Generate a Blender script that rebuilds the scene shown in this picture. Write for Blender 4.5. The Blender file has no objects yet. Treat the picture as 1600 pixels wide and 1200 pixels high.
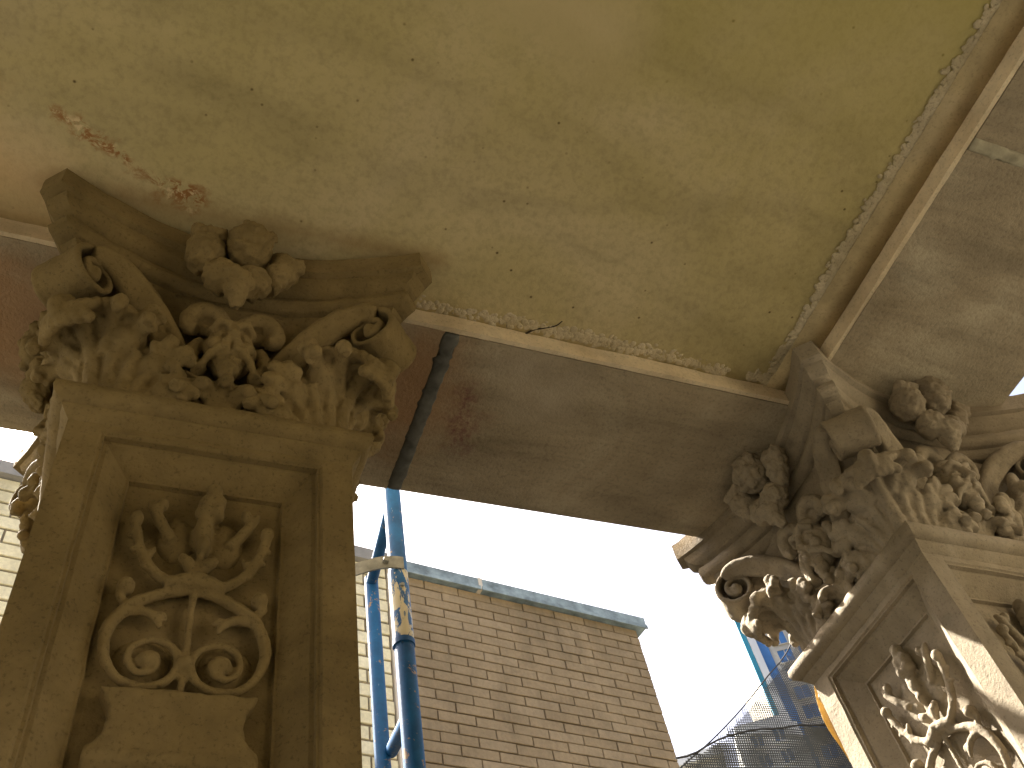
import bpy, bmesh, math, random
from mathutils import Vector, Matrix, noise

scene = bpy.context.scene
COL = scene.collection
random.seed(7)
R = math.radians

# ---------------------------------------------------------------- camera
CAM_Z = 1.5
cam_d = bpy.data.cameras.new("camera")
cam_d.sensor_width = 36.0
cam_d.lens = 34.3
cam_d.clip_start = 0.02
cam_d.clip_end = 3000
cam = bpy.data.objects.new("camera", cam_d)
cam.location = (0, 0, CAM_Z)
cam.rotation_euler = (R(142.924), R(8.789), R(-20.045))
COL.objects.link(cam)
scene.camera = cam

# ---------------------------------------------------------------- sky, sun, exposure
SUN = Vector((-0.52, 1.0, 1.51)).normalized()
world = bpy.data.worlds.new("World")
scene.world = world
world.use_nodes = True
wn = world.node_tree
bg = wn.nodes["Background"]
sky = wn.nodes.new("ShaderNodeTexSky")
sky.sky_type = 'NISHITA'
sky.sun_disc = False
sky.sun_elevation = math.asin(SUN.z)
sky.sun_rotation = math.atan2(SUN.x, SUN.y)
sky.air_density = 0.7
sky.dust_density = 10.0
sky.ozone_density = 1.0
wn.links.new(sky.outputs[0], bg.inputs[0])
bg.inputs[1].default_value = 0.077
sun_d = bpy.data.lights.new("sun", 'SUN')
sun_d.energy = 5.0
sun_d.angle = R(0.5)
sun_d.color = (1.0, 0.94, 0.84)
sun = bpy.data.objects.new("sun", sun_d)
sun.rotation_euler = SUN.to_track_quat('Z', 'Y').to_euler()
sun.location = (-4, 10, 15)
COL.objects.link(sun)
vs = scene.view_settings
vs.view_transform = 'Standard'
vs.look = 'None'
vs.gamma = 1.0
vs.use_curve_mapping = False
vs.exposure = 2.8
scene.cycles.max_bounces = 10
scene.cycles.diffuse_bounces = 6
scene.cycles.use_denoising = True

# ---------------------------------------------------------------- materials
def principled(name, rough=0.85):
    m = bpy.data.materials.new(name)
    m.use_nodes = True
    nt = m.node_tree
    b = nt.nodes["Principled BSDF"]
    b.inputs["Roughness"].default_value = rough
    b.inputs["Specular IOR Level"].default_value = 0.25
    return m, nt, b

def N(nt, t, **kw):
    n = nt.nodes.new(t)
    for k, v in kw.items():
        if k in n.inputs:
            n.inputs[k].default_value = v
        else:
            setattr(n, k, v)
    return n

def ramp(nt, fac, stops):
    r = nt.nodes.new("ShaderNodeValToRGB")
    el = r.color_ramp.elements
    while len(el) > 1:
        el.remove(el[-1])
    el[0].position, c = stops[0][0], stops[0][1]
    el[0].color = (*c, 1) if len(c) == 3 else c
    for p, c in stops[1:]:
        e = el.new(p)
        e.color = (*c, 1) if len(c) == 3 else c
    nt.links.new(fac, r.inputs[0])
    return r.outputs[0]

def mixc(nt, fac, a, b, mode='MIX'):
    m = nt.nodes.new("ShaderNodeMix")
    m.data_type = 'RGBA'
    m.blend_type = mode
    for sock, v in ((m.inputs[0], fac), (m.inputs[6], a), (m.inputs[7], b)):
        if isinstance(v, (int, float)):
            sock.default_value = v
        elif isinstance(v, tuple):
            sock.default_value = (*v, 1)
        else:
            nt.links.new(v, sock)
    return m.outputs[2]

def g(v):
    return (v, v, v)

def noise_fac(nt, vec, scale, detail=4, rough=0.55, dist=0.0):
    n = N(nt, "ShaderNodeTexNoise", Scale=scale, Detail=detail, Roughness=rough, Distortion=dist)
    if vec is not None:
        nt.links.new(vec, n.inputs["Vector"])
    return n.outputs["Fac"]

def world_vec(nt, scale=(1, 1, 1), loc=(0, 0, 0)):
    gm = nt.nodes.new("ShaderNodeNewGeometry")
    mp = nt.nodes.new("ShaderNodeMapping")
    mp.inputs["Scale"].default_value = scale
    mp.inputs["Location"].default_value = loc
    nt.links.new(gm.outputs["Position"], mp.inputs["Vector"])
    return mp.outputs[0]

def bump(nt, b, height, strength, dist=0.01):
    bp = nt.nodes.new("ShaderNodeBump")
    bp.inputs["Strength"].default_value = strength
    bp.inputs["Distance"].default_value = dist
    nt.links.new(height, bp.inputs["Height"])
    nt.links.new(bp.outputs[0], b.inputs["Normal"])

def mat_stone(name, c1, c2, c3, blotch=2.5, speck=0.5, bs=0.5):
    m, nt, b = principled(name, 0.9)
    v = world_vec(nt)
    big = noise_fac(nt, v, blotch, 5, 0.6, 0.6)
    c = ramp(nt, big, [(0.32, c1), (0.5, c2), (0.68, c3)])
    mid = noise_fac(nt, v, 14, 6, 0.65)
    c = mixc(nt, 0.55, c, ramp(nt, mid, [(0.3, g(0.52)), (0.62, g(1.0))]), 'MULTIPLY')
    fine = noise_fac(nt, v, 160, 3, 0.7)
    c = mixc(nt, speck, c, ramp(nt, fine, [(0.33, g(0.4)), (0.45, g(1.0))]), 'MULTIPLY')
    nt.links.new(c, b.inputs["Base Color"])
    h = nt.nodes.new("ShaderNodeMath"); h.operation = 'MULTIPLY_ADD'
    nt.links.new(fine, h.inputs[0]); h.inputs[1].default_value = 0.5
    nt.links.new(mid, h.inputs[2])
    bump(nt, b, h.outputs[0], bs, 0.006)
    return m

def mat_plain(name, col, rough=0.6, var=0.15, scale=20, metal=0.0, bs=0.0):
    m, nt, b = principled(name, rough)
    v = world_vec(nt)
    f = noise_fac(nt, v, scale, 5, 0.6)
    lo = tuple(x * (1 - var) for x in col); hi = tuple(min(1, x * (1 + var)) for x in col)
    nt.links.new(ramp(nt, f, [(0.3, lo), (0.7, hi)]), b.inputs["Base Color"])
    b.inputs["Metallic"].default_value = metal
    if bs:
        bump(nt, b, f, bs, 0.004)
    return m

def seg_dist(nt, px, py, ax, ay, bx, by):
    """distance from (px,py) sockets to a segment, as math nodes"""
    def M(op, a, b=None):
        n = nt.nodes.new("ShaderNodeMath"); n.operation = op
        for i, v in enumerate((a, b)):
            if v is None: continue
            if isinstance(v, (int, float)): n.inputs[i].default_value = v
            else: nt.links.new(v, n.inputs[i])
        return n
    dx, dy = bx - ax, by - ay
    L2 = dx * dx + dy * dy
    ux = M('SUBTRACT', px, ax).outputs[0]; uy = M('SUBTRACT', py, ay).outputs[0]
    t = M('ADD', M('MULTIPLY', ux, dx / L2).outputs[0], M('MULTIPLY', uy, dy / L2).outputs[0])
    t.use_clamp = True
    t = t.outputs[0]
    ex = M('SUBTRACT', ux, M('MULTIPLY', t, dx).outputs[0]).outputs[0]
    ey = M('SUBTRACT', uy, M('MULTIPLY', t, dy).outputs[0]).outputs[0]
    return M('SQRT', M('ADD', M('MULTIPLY', ex, ex).outputs[0], M('MULTIPLY', ey, ey).outputs[0]).outputs[0]).outputs[0]

def mat_ceiling():
    m, nt, b = principled("ceiling_plaster", 0.9)
    v = world_vec(nt)
    big = noise_fac(nt, v, 1.5, 4, 0.55, 1.4)
    c = ramp(nt, big, [(0.28, (0.42, 0.352, 0.165)), (0.45, (0.47, 0.395, 0.20)), (0.6, (0.51, 0.428, 0.24)), (0.75, (0.545, 0.458, 0.28))])
    streak = noise_fac(nt, world_vec(nt, (2.2, 5.0, 1)), 1.0, 5, 0.6, 1.0)
    c = mixc(nt, 0.6, c, ramp(nt, streak, [(0.3, g(0.66)), (0.5, g(0.95)), (0.72, g(1.12))]), 'MULTIPLY')
    # fine mottling and fly specks
    fine = noise_fac(nt, v, 70, 4, 0.7)
    c = mixc(nt, 0.5, c, ramp(nt, fine, [(0.3, g(0.62)), (0.55, g(1.0))]), 'MULTIPLY')
    vo = N(nt, "ShaderNodeTexVoronoi", Scale=26.0)
    nt.links.new(v, vo.inputs["Vector"])
    spot = ramp(nt, vo.outputs["Distance"], [(0.04, g(1)), (0.10, g(0))])
    gate = ramp(nt, noise_fac(nt, v, 6, 3), [(0.44, g(0)), (0.56, g(1))])
    spots = mixc(nt, 1.0, spot, gate, 'MULTIPLY')
    c = mixc(nt, spots, c, (0.12, 0.085, 0.035))
    # pinkish damp zone, flaking and orange stain beside the weathered capital
    sp = nt.nodes.new("ShaderNodeSeparateXYZ"); nt.links.new(v, sp.inputs[0])
    px, py = sp.outputs[0], sp.outputs[1]
    wob = noise_fac(nt, v, 9, 5, 0.65)
    def ring(ax, ay, bx, by, amp, stops):
        d = seg_dist(nt, px, py, ax, ay, bx, by)
        a = nt.nodes.new("ShaderNodeMath"); a.operation = 'MULTIPLY_ADD'
        nt.links.new(wob, a.inputs[0]); a.inputs[1].default_value = amp
        nt.links.new(d, a.inputs[2])
        return ramp(nt, a.outputs[0], stops)
    pink = ring(-0.62, 0.80, -0.25, 0.98, 0.22, [(0.06, g(0.6)), (0.26, g(0))])
    c = mixc(nt, pink, c, (0.60, 0.40, 0.22))
    damp = ring(-0.26, 0.93, 0.45, 0.90, 0.09, [(0.03, g(0.7)), (0.085, g(0))])
    c = mixc(nt, damp, c, (0.30, 0.20, 0.085))
    flake = ring(-0.27, 0.80, -0.03, 0.90, 0.16, [(0.085, g(1)), (0.105, g(0))])
    patch = ramp(nt, noise_fac(nt, v, 38, 5, 0.75, 0.8), [(0.47, g(0)), (0.53, g(1))])
    c = mixc(nt, mixc(nt, 1.0, flake, patch, 'MULTIPLY'), c, (0.30, 0.15, 0.055))
    patch2 = ramp(nt, noise_fac(nt, world_vec(nt, loc=(3, 1, 0)), 30, 4, 0.7, 0.5), [(0.54, g(0)), (0.60, g(1))])
    c = mixc(nt, mixc(nt, 1.0, flake, patch2, 'MULTIPLY'), c, (0.62, 0.50, 0.30))
    ol = ring(-0.9, 0.05, 1.3, 0.02, 0.45, [(0.22, g(0.8)), (0.80, g(0))])
    c = mixc(nt, ol, c, (0.39, 0.34, 0.115), 'MIX')
    # pale repaired patch
    pale = ring(0.42, 0.33, 0.60, 0.37, 0.10, [(0.05, g(0.5)), (0.17, g(0))])
    c = mixc(nt, pale, c, (0.60, 0.50, 0.30))
    dk = ring(0.20, 0.20, 0.62, 0.43, 0.16, [(0.06, g(0.6)), (0.20, g(0))])
    c = mixc(nt, dk, c, (0.33, 0.275, 0.11))
    c = mixc(nt, pale, c, (0.58, 0.48, 0.28))
    nt.links.new(c, b.inputs["Base Color"])
    h = nt.nodes.new("ShaderNodeMath"); h.operation = 'MULTIPLY_ADD'
    nt.links.new(fine, h.inputs[0]); h.inputs[1].default_value = 0.6
    nt.links.new(noise_fac(nt, v, 12, 4), h.inputs[2])
    bump(nt, b, h.outputs[0], 0.55, 0.005)
    return m

def mat_soffit():
    m, nt, b = principled("soffit_stone", 0.9)
    v = world_vec(nt)
    big = noise_fac(nt, v, 2.2, 5, 0.6, 0.9)
    c = ramp(nt, big, [(0.3, (0.26, 0.21, 0.135)), (0.5, (0.35, 0.29, 0.20)), (0.7, (0.46, 0.40, 0.29))])
    st = noise_fac(nt, world_vec(nt, (3, 14, 1)), 1.0, 6, 0.65, 0.5)
    c = mixc(nt, 0.6, c, ramp(nt, st, [(0.32, g(0.55)), (0.66, g(1.2))]), 'MULTIPLY')
    fine = noise_fac(nt, v, 110, 3, 0.7)
    c = mixc(nt, 0.45, c, ramp(nt, fine, [(0.33, g(0.5)), (0.5, g(1.0))]), 'MULTIPLY')
    sp = nt.nodes.new("ShaderNodeSeparateXYZ"); nt.links.new(v, sp.inputs[0])
    px, py = sp.outputs[0], sp.outputs[1]
    wob = noise_fac(nt, v, 8, 5, 0.65)
    def blot(ax, ay, bx, by, amp, stops):
        d = seg_dist(nt, px, py, ax, ay, bx, by)
        a = nt.nodes.new("ShaderNodeMath"); a.operation = 'MULTIPLY_ADD'
        nt.links.new(wob, a.inputs[0]); a.inputs[1].default_value = amp
        nt.links.new(d, a.inputs[2])
        return ramp(nt, a.outputs[0], stops)
    rust = blot(-0.9, 1.2, 0.46, 1.22, 0.25, [(0.2, g(0.8)), (0.34, g(0))])
    c = mixc(nt, rust, c, (0.29, 0.165, 0.08))
    red = blot(0.60, 1.18, 0.63, 1.33, 0.14, [(0.075, g(1)), (0.12, g(0))])
    pk = ramp(nt, noise_fac(nt, v, 45, 5, 0.75), [(0.44, g(0)), (0.60, g(0.8))])
    c = mixc(nt, mixc(nt, 1.0, red, pk, 'MULTIPLY'), c, (0.17, 0.075, 0.065))
    pale = blot(0.70, 1.10, 0.80, 1.15, 0.2, [(0.10, g(0.7)), (0.22, g(0))])
    c = mixc(nt, pale, c, (0.42, 0.36, 0.27))
    nt.links.new(c, b.inputs["Base Color"])
    bump(nt, b, fine, 0.55, 0.005)
    return m

M = {}
M['ceiling'] = mat_ceiling()
M['soffit'] = mat_soffit()
M['lip'] = mat_stone("bounce_lit_plaster_lip", (0.62, 0.50, 0.33), (0.70, 0.58, 0.40), (0.76, 0.65, 0.47), 5, 0.4, 0.3)  # cleaner plaster, made paler still to hold the light bounced off the floor
M['band'] = mat_stone("smooth_plaster_band", (0.50, 0.40, 0.22), (0.56, 0.45, 0.26), (0.60, 0.49, 0.31), 4, 0.35, 0.25)
M['crumb'] = mat_stone("crumbling_plaster", (0.45, 0.38, 0.24), (0.55, 0.47, 0.32), (0.63, 0.55, 0.40), 9, 0.6, 0.6)
M['joint'] = mat_plain("dark_joint_sealant", (0.10, 0.10, 0.09), 0.8, 0.4, 30, bs=0.5)
M['joint_pale'] = mat_plain("pale_joint_mortar", (0.36, 0.33, 0.24), 0.9, 0.3, 30, bs=0.5)
M['stone_l'] = mat_stone("backlit_brown_stone", (0.155, 0.112, 0.045), (0.22, 0.16, 0.068), (0.275, 0.205, 0.098), 3.0, 0.5, 0.55)  # darker copy of the column stone; backlit shade put into the colour
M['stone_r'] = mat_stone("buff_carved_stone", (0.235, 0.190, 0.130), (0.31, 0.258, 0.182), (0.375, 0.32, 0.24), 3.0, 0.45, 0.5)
M['dark'] = mat_plain("dark_crack", (0.05, 0.04, 0.03), 0.9, 0.2, 40)
M['roof'] = mat_plain("roof_felt", (0.2, 0.2, 0.2), 0.9)
M['paving'] = mat_stone("paving_stone", (0.065, 0.060, 0.045), (0.08, 0.074, 0.056), (0.095, 0.088, 0.068), 1.2, 0.3, 0.3)
M['housewall'] = mat_stone("buff_house_render", (0.30, 0.26, 0.18), (0.34, 0.30, 0.21), (0.38, 0.34, 0.25), 1.5, 0.3, 0.3)

# ---------------------------------------------------------------- mesh helpers
def tag(o, label=None, cat=None, group=None, kind=None):
    if label: o["label"] = label
    if cat: o["category"] = cat
    if group: o["group"] = group
    if kind: o["kind"] = kind
    return o

def empty(name, loc=(0, 0, 0), rz=0.0):
    o = bpy.data.objects.new(name, None)
    o.empty_display_size = 0.1
    o.location = loc
    o.rotation_euler = (0, 0, rz)
    COL.objects.link(o)
    return o

def link(name, me, mat, parent=None, loc=(0, 0, 0), rot=(0, 0, 0)):
    o = bpy.data.objects.new(name, me)
    if mat is not None and len(me.materials) == 0:
        me.materials.append(mat)
    elif mat is not None and me.materials[0] != mat:
        o.material_slots[0].link = 'OBJECT'
        o.material_slots[0].material = mat
    o.location = loc
    o.rotation_euler = rot
    o.parent = parent
    COL.objects.link(o)
    return o

class Soup:
    def __init__(s):
        s.v = []; s.f = []
    def box(s, x0, x1, y0, y1, z0, z1):
        n = len(s.v)
        s.v += [(x0, y0, z0), (x1, y0, z0), (x1, y1, z0), (x0, y1, z0), (x0, y0, z1), (x1, y0, z1), (x1, y1, z1), (x0, y1, z1)]
        s.f += [tuple(n + i for i in q) for q in ((0, 3, 2, 1), (4, 5, 6, 7), (0, 1, 5, 4), (1, 2, 6, 5), (2, 3, 7, 6), (3, 0, 4, 7))]
        return s
    def tube(s, pts, radii, seg=10, flat=None):
        """closed tapered tube; flat=(vector, factor) squashes along a direction"""
        pts = [Vector(p) for p in pts]
        n0 = len(s.v)
        k = len(pts)
        up = Vector((0.123, 0.456, 0.87)).normalized()
        for i, p in enumerate(pts):
            t = (pts[min(i + 1, k - 1)] - pts[max(i - 1, 0)])
            if t.length < 1e-9: t = Vector((0, 0, 1))
            t.normalize()
            a = up - t * up.dot(t)
            if a.length < 1e-4: a = t.orthogonal()
            a.normalize(); up = a
            b_ = t.cross(a)
            for j in range(seg):
                th = 2 * math.pi * j / seg
                d = (a * math.cos(th) + b_ * math.sin(th)) * radii[i]
                if flat: d -= flat[0] * d.dot(flat[0]) * (1 - flat[1])
                s.v.append(tuple(p + d))
        for i in range(k - 1):
            for j in range(seg):
                j2 = (j + 1) % seg
                s.f.append((n0 + i * seg + j, n0 + i * seg + j2, n0 + (i + 1) * seg + j2, n0 + (i + 1) * seg + j))
        s.f.append(tuple(n0 + j for j in reversed(range(seg))))
        s.f.append(tuple(n0 + (k - 1) * seg + j for j in range(seg)))
        return s
    def ball(s, c, r, rot=None, seg=12, rings=8):
        c = Vector(c)
        if isinstance(r, (int, float)): r = (r, r, r)
        n0 = len(s.v)
        for i in range(1, rings):
            ph = math.pi * i / rings
            for j in range(seg):
                th = 2 * math.pi * j / seg
                d = Vector((r[0] * math.sin(ph) * math.cos(th), r[1] * math.sin(ph) * math.sin(th), r[2] * math.cos(ph)))
                if rot is not None: d = rot @ d
                s.v.append(tuple(c + d))
        for sgn in (1, -1):
            d = Vector((0, 0, sgn * r[2]))
            if rot is not None: d = rot @ d
            s.v.append(tuple(c + d))
        top, bot = len(s.v) - 2, len(s.v) - 1
        for i in range(rings - 2):
            for j in range(seg):
                j2 = (j + 1) % seg
                s.f.append((n0 + i * seg + j, n0 + (i + 1) * seg + j, n0 + (i + 1) * seg + j2, n0 + i * seg + j2))
        for j in range(seg):
            j2 = (j + 1) % seg
            s.f.append((top, n0 + j, n0 + j2))
            s.f.append((bot, n0 + (rings - 2) * seg + j2, n0 + (rings - 2) * seg + j))
        return s
    def prism(s, poly, o0, o1, axis='y'):
        """polygon in (a,z), extruded along y from o0 to o1"""
        n = len(s.v); k = len(poly)
        for o in (o0, o1):
            for a, z in poly:
                s.v.append((a, o, z))
        s.f.append(tuple(n + i for i in range(k)))
        s.f.append(tuple(n + k + i for i in reversed(range(k))))
        for i in range(k):
            j = (i + 1) % k
            s.f.append((n + i, n + k + i, n + k + j, n + j))
        return s
    def mesh(s, name, smooth=False):
        me = bpy.data.meshes.new(name)
        me.from_pydata(s.v, [], s.f)
        me.update()
        bm = bmesh.new(); bm.from_mesh(me)
        bmesh.ops.recalc_face_normals(bm, faces=bm.faces)
        bm.to_mesh(me); bm.free()
        if smooth:
            me.shade_smooth()
        return me

def smooth_path(pts, n=6):
    """Catmull-Rom through the points (any dimension)"""
    out = []
    P = [tuple(p) for p in pts]
    P = [tuple(2 * a - b for a, b in zip(P[0], P[1]))] + P + [tuple(2 * a - b for a, b in zip(P[-1], P[-2]))]
    for i in range(1, len(P) - 2):
        p0, p1, p2, p3 = P[i - 1:i + 3]
        for k in range(n):
            t = k / n
            out.append(tuple(0.5 * (2 * b + (c - a) * t + (2 * a - 5 * b + 4 * c - d) * t * t + (3 * b - a - 3 * c + d) * t ** 3)
                             for a, b, c, d in zip(p0, p1, p2, p3)))
    out.append(P[-2])
    return out

def carve(soup, name, voxel=0.004, smooth=2, rough=0.004, rscale=0.04):
    """fuse overlapping closed shapes into one carved-stone surface"""
    me = soup.mesh(name + "_raw")
    o = bpy.data.objects.new(name + "_tmp", me)
    COL.objects.link(o)
    r = o.modifiers.new("r", 'REMESH'); r.mode = 'VOXEL'; r.voxel_size = voxel; r.use_smooth_shade = True
    if smooth:
        sm = o.modifiers.new("s", 'SMOOTH'); sm.iterations = smooth; sm.factor = 0.5
    dg = bpy.context.evaluated_depsgraph_get()
    out = bpy.data.meshes.new_from_object(o.evaluated_get(dg))
    out.name = name
    bpy.data.objects.remove(o); bpy.data.meshes.remove(me)
    roughen(out, rough, rscale)
    out.shade_smooth()
    return out

def roughen(me, amp, scale, seed=0.0):
    """wear: push vertices along their normals by noise"""
    n = len(me.vertices)
    if n == 0 or amp == 0: return
    co = [0.0] * (3 * n); no = [0.0] * (3 * n)
    me.vertices.foreach_get("co", co)
    me.vertex_normals.foreach_get("vector", no)
    off = Vector((seed, seed * 1.7, seed * 0.3))
    nz = noise.noise
    for i in range(0, 3 * n, 3):
        p = Vector((co[i], co[i + 1], co[i + 2])) / scale + off
        d = amp * (nz(p) + 0.5 * nz(p * 2.3))
        co[i] += no[i] * d; co[i + 1] += no[i + 1] * d; co[i + 2] += no[i + 2] * d
    me.vertices.foreach_set("co", co)
    me.update()

def grid_loft(rings, closed=True, cap=True):
    s = Soup()
    k = len(rings[0])
    for r in rings: s.v += [tuple(p) for p in r]
    for i in range(len(rings) - 1):
        for j in range(k if closed else k - 1):
            j2 = (j + 1) % k
            s.f.append((i * k + j, i * k + j2, (i + 1) * k + j2, (i + 1) * k + j))
    if cap:
        s.f.append(tuple(reversed(range(k))))
        s.f.append(tuple((len(rings) - 1) * k + j for j in range(k)))
    return s

# ---------------------------------------------------------------- dimensions of the porch
SOF = 3.20                  # underside of the beams
CEIL = 3.248                # underside of the ceiling
AY0, AY1 = 1.035, 1.489     # front beam
BX0, BX1 = 1.401, 1.926     # side beam
LC = (0.078, 1.246)         # column axes
RC = (1.674, 1.230)
JX = 0.523                  # joint in the front beam
JY = 0.340                  # joint in the side beam
XL, YB = -3.2, -1.9         # left end and back wall

# ---------------------------------------------------------------- setting: ground, back wall
ground = Soup()
ground.v = [(-400, -60, 0), (400, -60, 0), (400, 700, 0), (-400, 700, 0)]; ground.f = [(0, 1, 2, 3)]
tag(link("ground", ground.mesh("ground"), M['paving']), kind="structure")
bw = Soup().box(XL, 6.0, YB - 0.3, YB, 0.0, 5.4)
tag(link("wall_back", bw.mesh("wall_back"), M['housewall']), kind="structure")

# ---------------------------------------------------------------- porch roof
roof = empty("porch_roof", (0, 0, SOF))
tag(roof, "stained plaster porch ceiling framed by heavy stone beams resting on the carved columns", "porch roof")
def rough_plate(x0, x1, y0, y1, z0, z1, step=0.05, amp=0.003):
    """box whose underside is a subdivided, slightly uneven sheet"""
    s = Soup()
    nx = max(1, int((x1 - x0) / step)); ny = max(1, int((y1 - y0) / step))
    for j in range(ny + 1):
        for i in range(nx + 1):
            x = x0 + (x1 - x0) * i / nx; y = y0 + (y1 - y0) * j / ny
            edge = 0 if i in (0, nx) or j in (0, ny) else 1
            s.v.append((x, y, z0 + edge * amp * noise.noise(Vector((x * 3, y * 3, 1.0)))))
    for j in range(ny):
        for i in range(nx):
            a = j * (nx + 1) + i
            s.f.append((a, a + nx + 1, a + nx + 2, a + 1))
    n = len(s.v)
    s.v += [(x0, y0, z1), (x1, y0, z1), (x1, y1, z1), (x0, y1, z1)]
    s.f.append((n, n + 1, n + 2, n + 3))
    c = [0, nx, (ny + 1) * (nx + 1) - 1, ny * (nx + 1)]
    def side(row, a, b): s.f.append(tuple([b, a] + row))
    side([j for j in range(0, nx + 1)], n, n + 1)
    side([nx + j * (nx + 1) for j in range(ny + 1)], n + 1, n + 2)
    side([ny * (nx + 1) + nx - j for j in range(nx + 1)], n + 2, n + 3)
    side([(ny - j) * (nx + 1) for j in range(ny + 1)], n + 3, n)
    return s
def rel(s):
    s.v = [(x, y, z - SOF) for x, y, z in s.v]; return s
link("ceiling_panel", rel(rough_plate(XL, BX0 - 0.001, YB, AY0 - 0.001, CEIL, CEIL + 0.10)).mesh("ceiling_panel", True), M['ceiling'], roof)
# smooth plaster band beside the side beam, a few millimetres lower than the ceiling
link("plaster_band", rel(rough_plate(1.318, BX0 - 0.012, YB, AY0 - 0.012, CEIL - 0.006, CEIL + 0.05)).mesh("plaster_band", True), M['band'], roof)
def beam(x0, x1, y0, y1):
    me = rel(rough_plate(x0, x1, y0, y1, SOF, SOF + 0.55, 0.05, 0.004)).mesh("beam_block")
    link("beam_block", me, M['soffit'], roof)
beam(XL, JX - 0.016, AY0, AY1)
beam(JX + 0.016, BX1, AY0 + 0.0015, AY1 - 0.0015)
beam(BX0, BX1 - 0.0015, JY + 0.014, AY0 - 0.002)
beam(BX0 + 0.0015, BX1, YB, JY - 0.014)
def wavy_strip(p0, p1, w, t, n, amp, seed):
    """uneven bead of mortar running from p0 to p1 (w sideways, t down)"""
    p0, p1 = Vector(p0), Vector(p1)
    d = (p1 - p0).normalized(); sd = Vector((-d.y, d.x, 0))
    rings = []
    for i in range(n + 1):
        p = p0.lerp(p1, i / n)
        nz = noise.noise(Vector((i * 0.35, seed, 0))); nz2 = noise.noise(Vector((i * 0.9, seed + 5, 0)))
        ww = w * (1 + amp * nz); tt = t * (1 + amp * nz2); sh = sd * (w * amp * 0.5 * nz2)
        rings.append([p + sh - sd * ww / 2, p + sh - sd * ww * 0.3 - Vector((0, 0, tt * 0.8)), p + sh - Vector((0, 0, tt)),
                      p + sh + sd * ww * 0.3 - Vector((0, 0, tt * 0.8)), p + sh + sd * ww / 2, p + sh + Vector((0, 0, 0.02))])
    return grid_loft(rings)
link("joint_sealant", rel(wavy_strip((JX, AY0 + 0.003, SOF + 0.003), (JX, AY1 - 0.004, SOF + 0.003), 0.042, 0.007, 40, 0.35, 1.0)).mesh("joint_sealant", True), M['joint'], roof)
link("joint_mortar", rel(wavy_strip((BX0 + 0.004, JY, SOF + 0.003), (BX1 - 0.004, JY, SOF + 0.003), 0.036, 0.005, 40, 0.3, 2.0)).mesh("joint_mortar", True), M['joint_pale'], roof)
# pale lips on the beams' inner faces: clean plaster, floor bounce painted into colour
def lip(x0, x1, y0, y1, nm="pale_plaster_lip"):
    s = Soup()
    n = int(max(x1 - x0, y1 - y0) / 0.02)
    alongx = (x1 - x0) > (y1 - y0)
    rings = []
    for i in range(n + 1):
        t = i / n
        w = 0.003 * noise.noise(Vector((t * 30, x0, y0))) + 0.002 * noise.noise(Vector((t * 110, x0, y0)))
        zb = SOF + 0.001 + 0.5 * w
        if alongx:
            x = x0 + (x1 - x0) * t
            rings.append([(x, y0 + w, zb), (x, y1, zb), (x, y1, CEIL + 0.004), (x, y0 + w, CEIL + 0.004)])
        else:
            y = y0 + (y1 - y0) * t
            rings.append([(x0 + w, y, zb), (x1, y, zb), (x1, y, CEIL + 0.004), (x0 + w, y, CEIL + 0.004)])
    link(nm, rel(grid_loft(rings)).mesh(nm), M['lip'], roof)
lip(XL, BX0 - 0.016, AY0 - 0.011, AY0 - 0.0005)
lip(BX0 - 0.011, BX0 - 0.0005, YB, AY0 - 0.014)
# crumbled plaster ridges along the ceiling edges
def crumbs(p0, p1, w, n, seed, name="plaster_ridge", dens=1.0):
    rnd = random.Random(seed)
    s = Soup()
    p0, p1 = Vector(p0), Vector(p1); L = (p1 - p0).length
    d = (p1 - p0) / L; sd = Vector((-d.y, d.x, 0))
    for i in range(n):
        t = rnd.random()
        wv = 0.5 * noise.noise(Vector((t * L * 6, seed, 0))) 
        if noise.noise(Vector((t * L * 3.1, seed + 9, 0))) < -0.25 * dens: continue
        o = (rnd.gauss(0, 0.35) + wv) * w
        p = p0 + d * (t * L) + sd * o
        r = rnd.uniform(0.0018, 0.0055)
        s.ball(p + Vector((0, 0, 0.001)), (r * rnd.uniform(1, 2.2), r * rnd.uniform(1, 2.2), r * rnd.uniform(0.25, 0.6)),
               Matrix.Rotation(rnd.uniform(0, 3.1), 3, 'Z'), 7, 5)
    o = link(name, rel(s).mesh(name, True), M['crumb'], roof)
    tag(o, kind="stuff")
crumbs((1.316, -0.1, CEIL - 0.003), (1.312, 0.98, CEIL - 0.003), 0.024, 2200, 3, dens=3)
crumbs((0.43, AY0 - 0.030, CEIL), (1.33, AY0 - 0.028, CEIL), 0.020, 1300, 5, dens=2)
# hairline crack in the plaster
ck = smooth_path([(0.762, 0.975, CEIL), (0.752, 0.99, CEIL), (0.728, 1.002, CEIL), (0.708, 1.012, CEIL), (0.694, 1.026, CEIL)], 6)
link("ceiling_crack", rel(Soup().tube(ck, [0.0012 + 0.0016 * (i / len(ck)) for i in range(len(ck))], 6)).mesh("ceiling_crack"), M['dark'], roof)
link("roof_slab", rel(Soup().box(XL, BX1 - 0.01, YB, AY1 - 0.01, SOF + 0.56, SOF + 0.75)).mesh("roof_slab"), M['roof'], roof)  # unseen slab over the beams, added to block light

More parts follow.
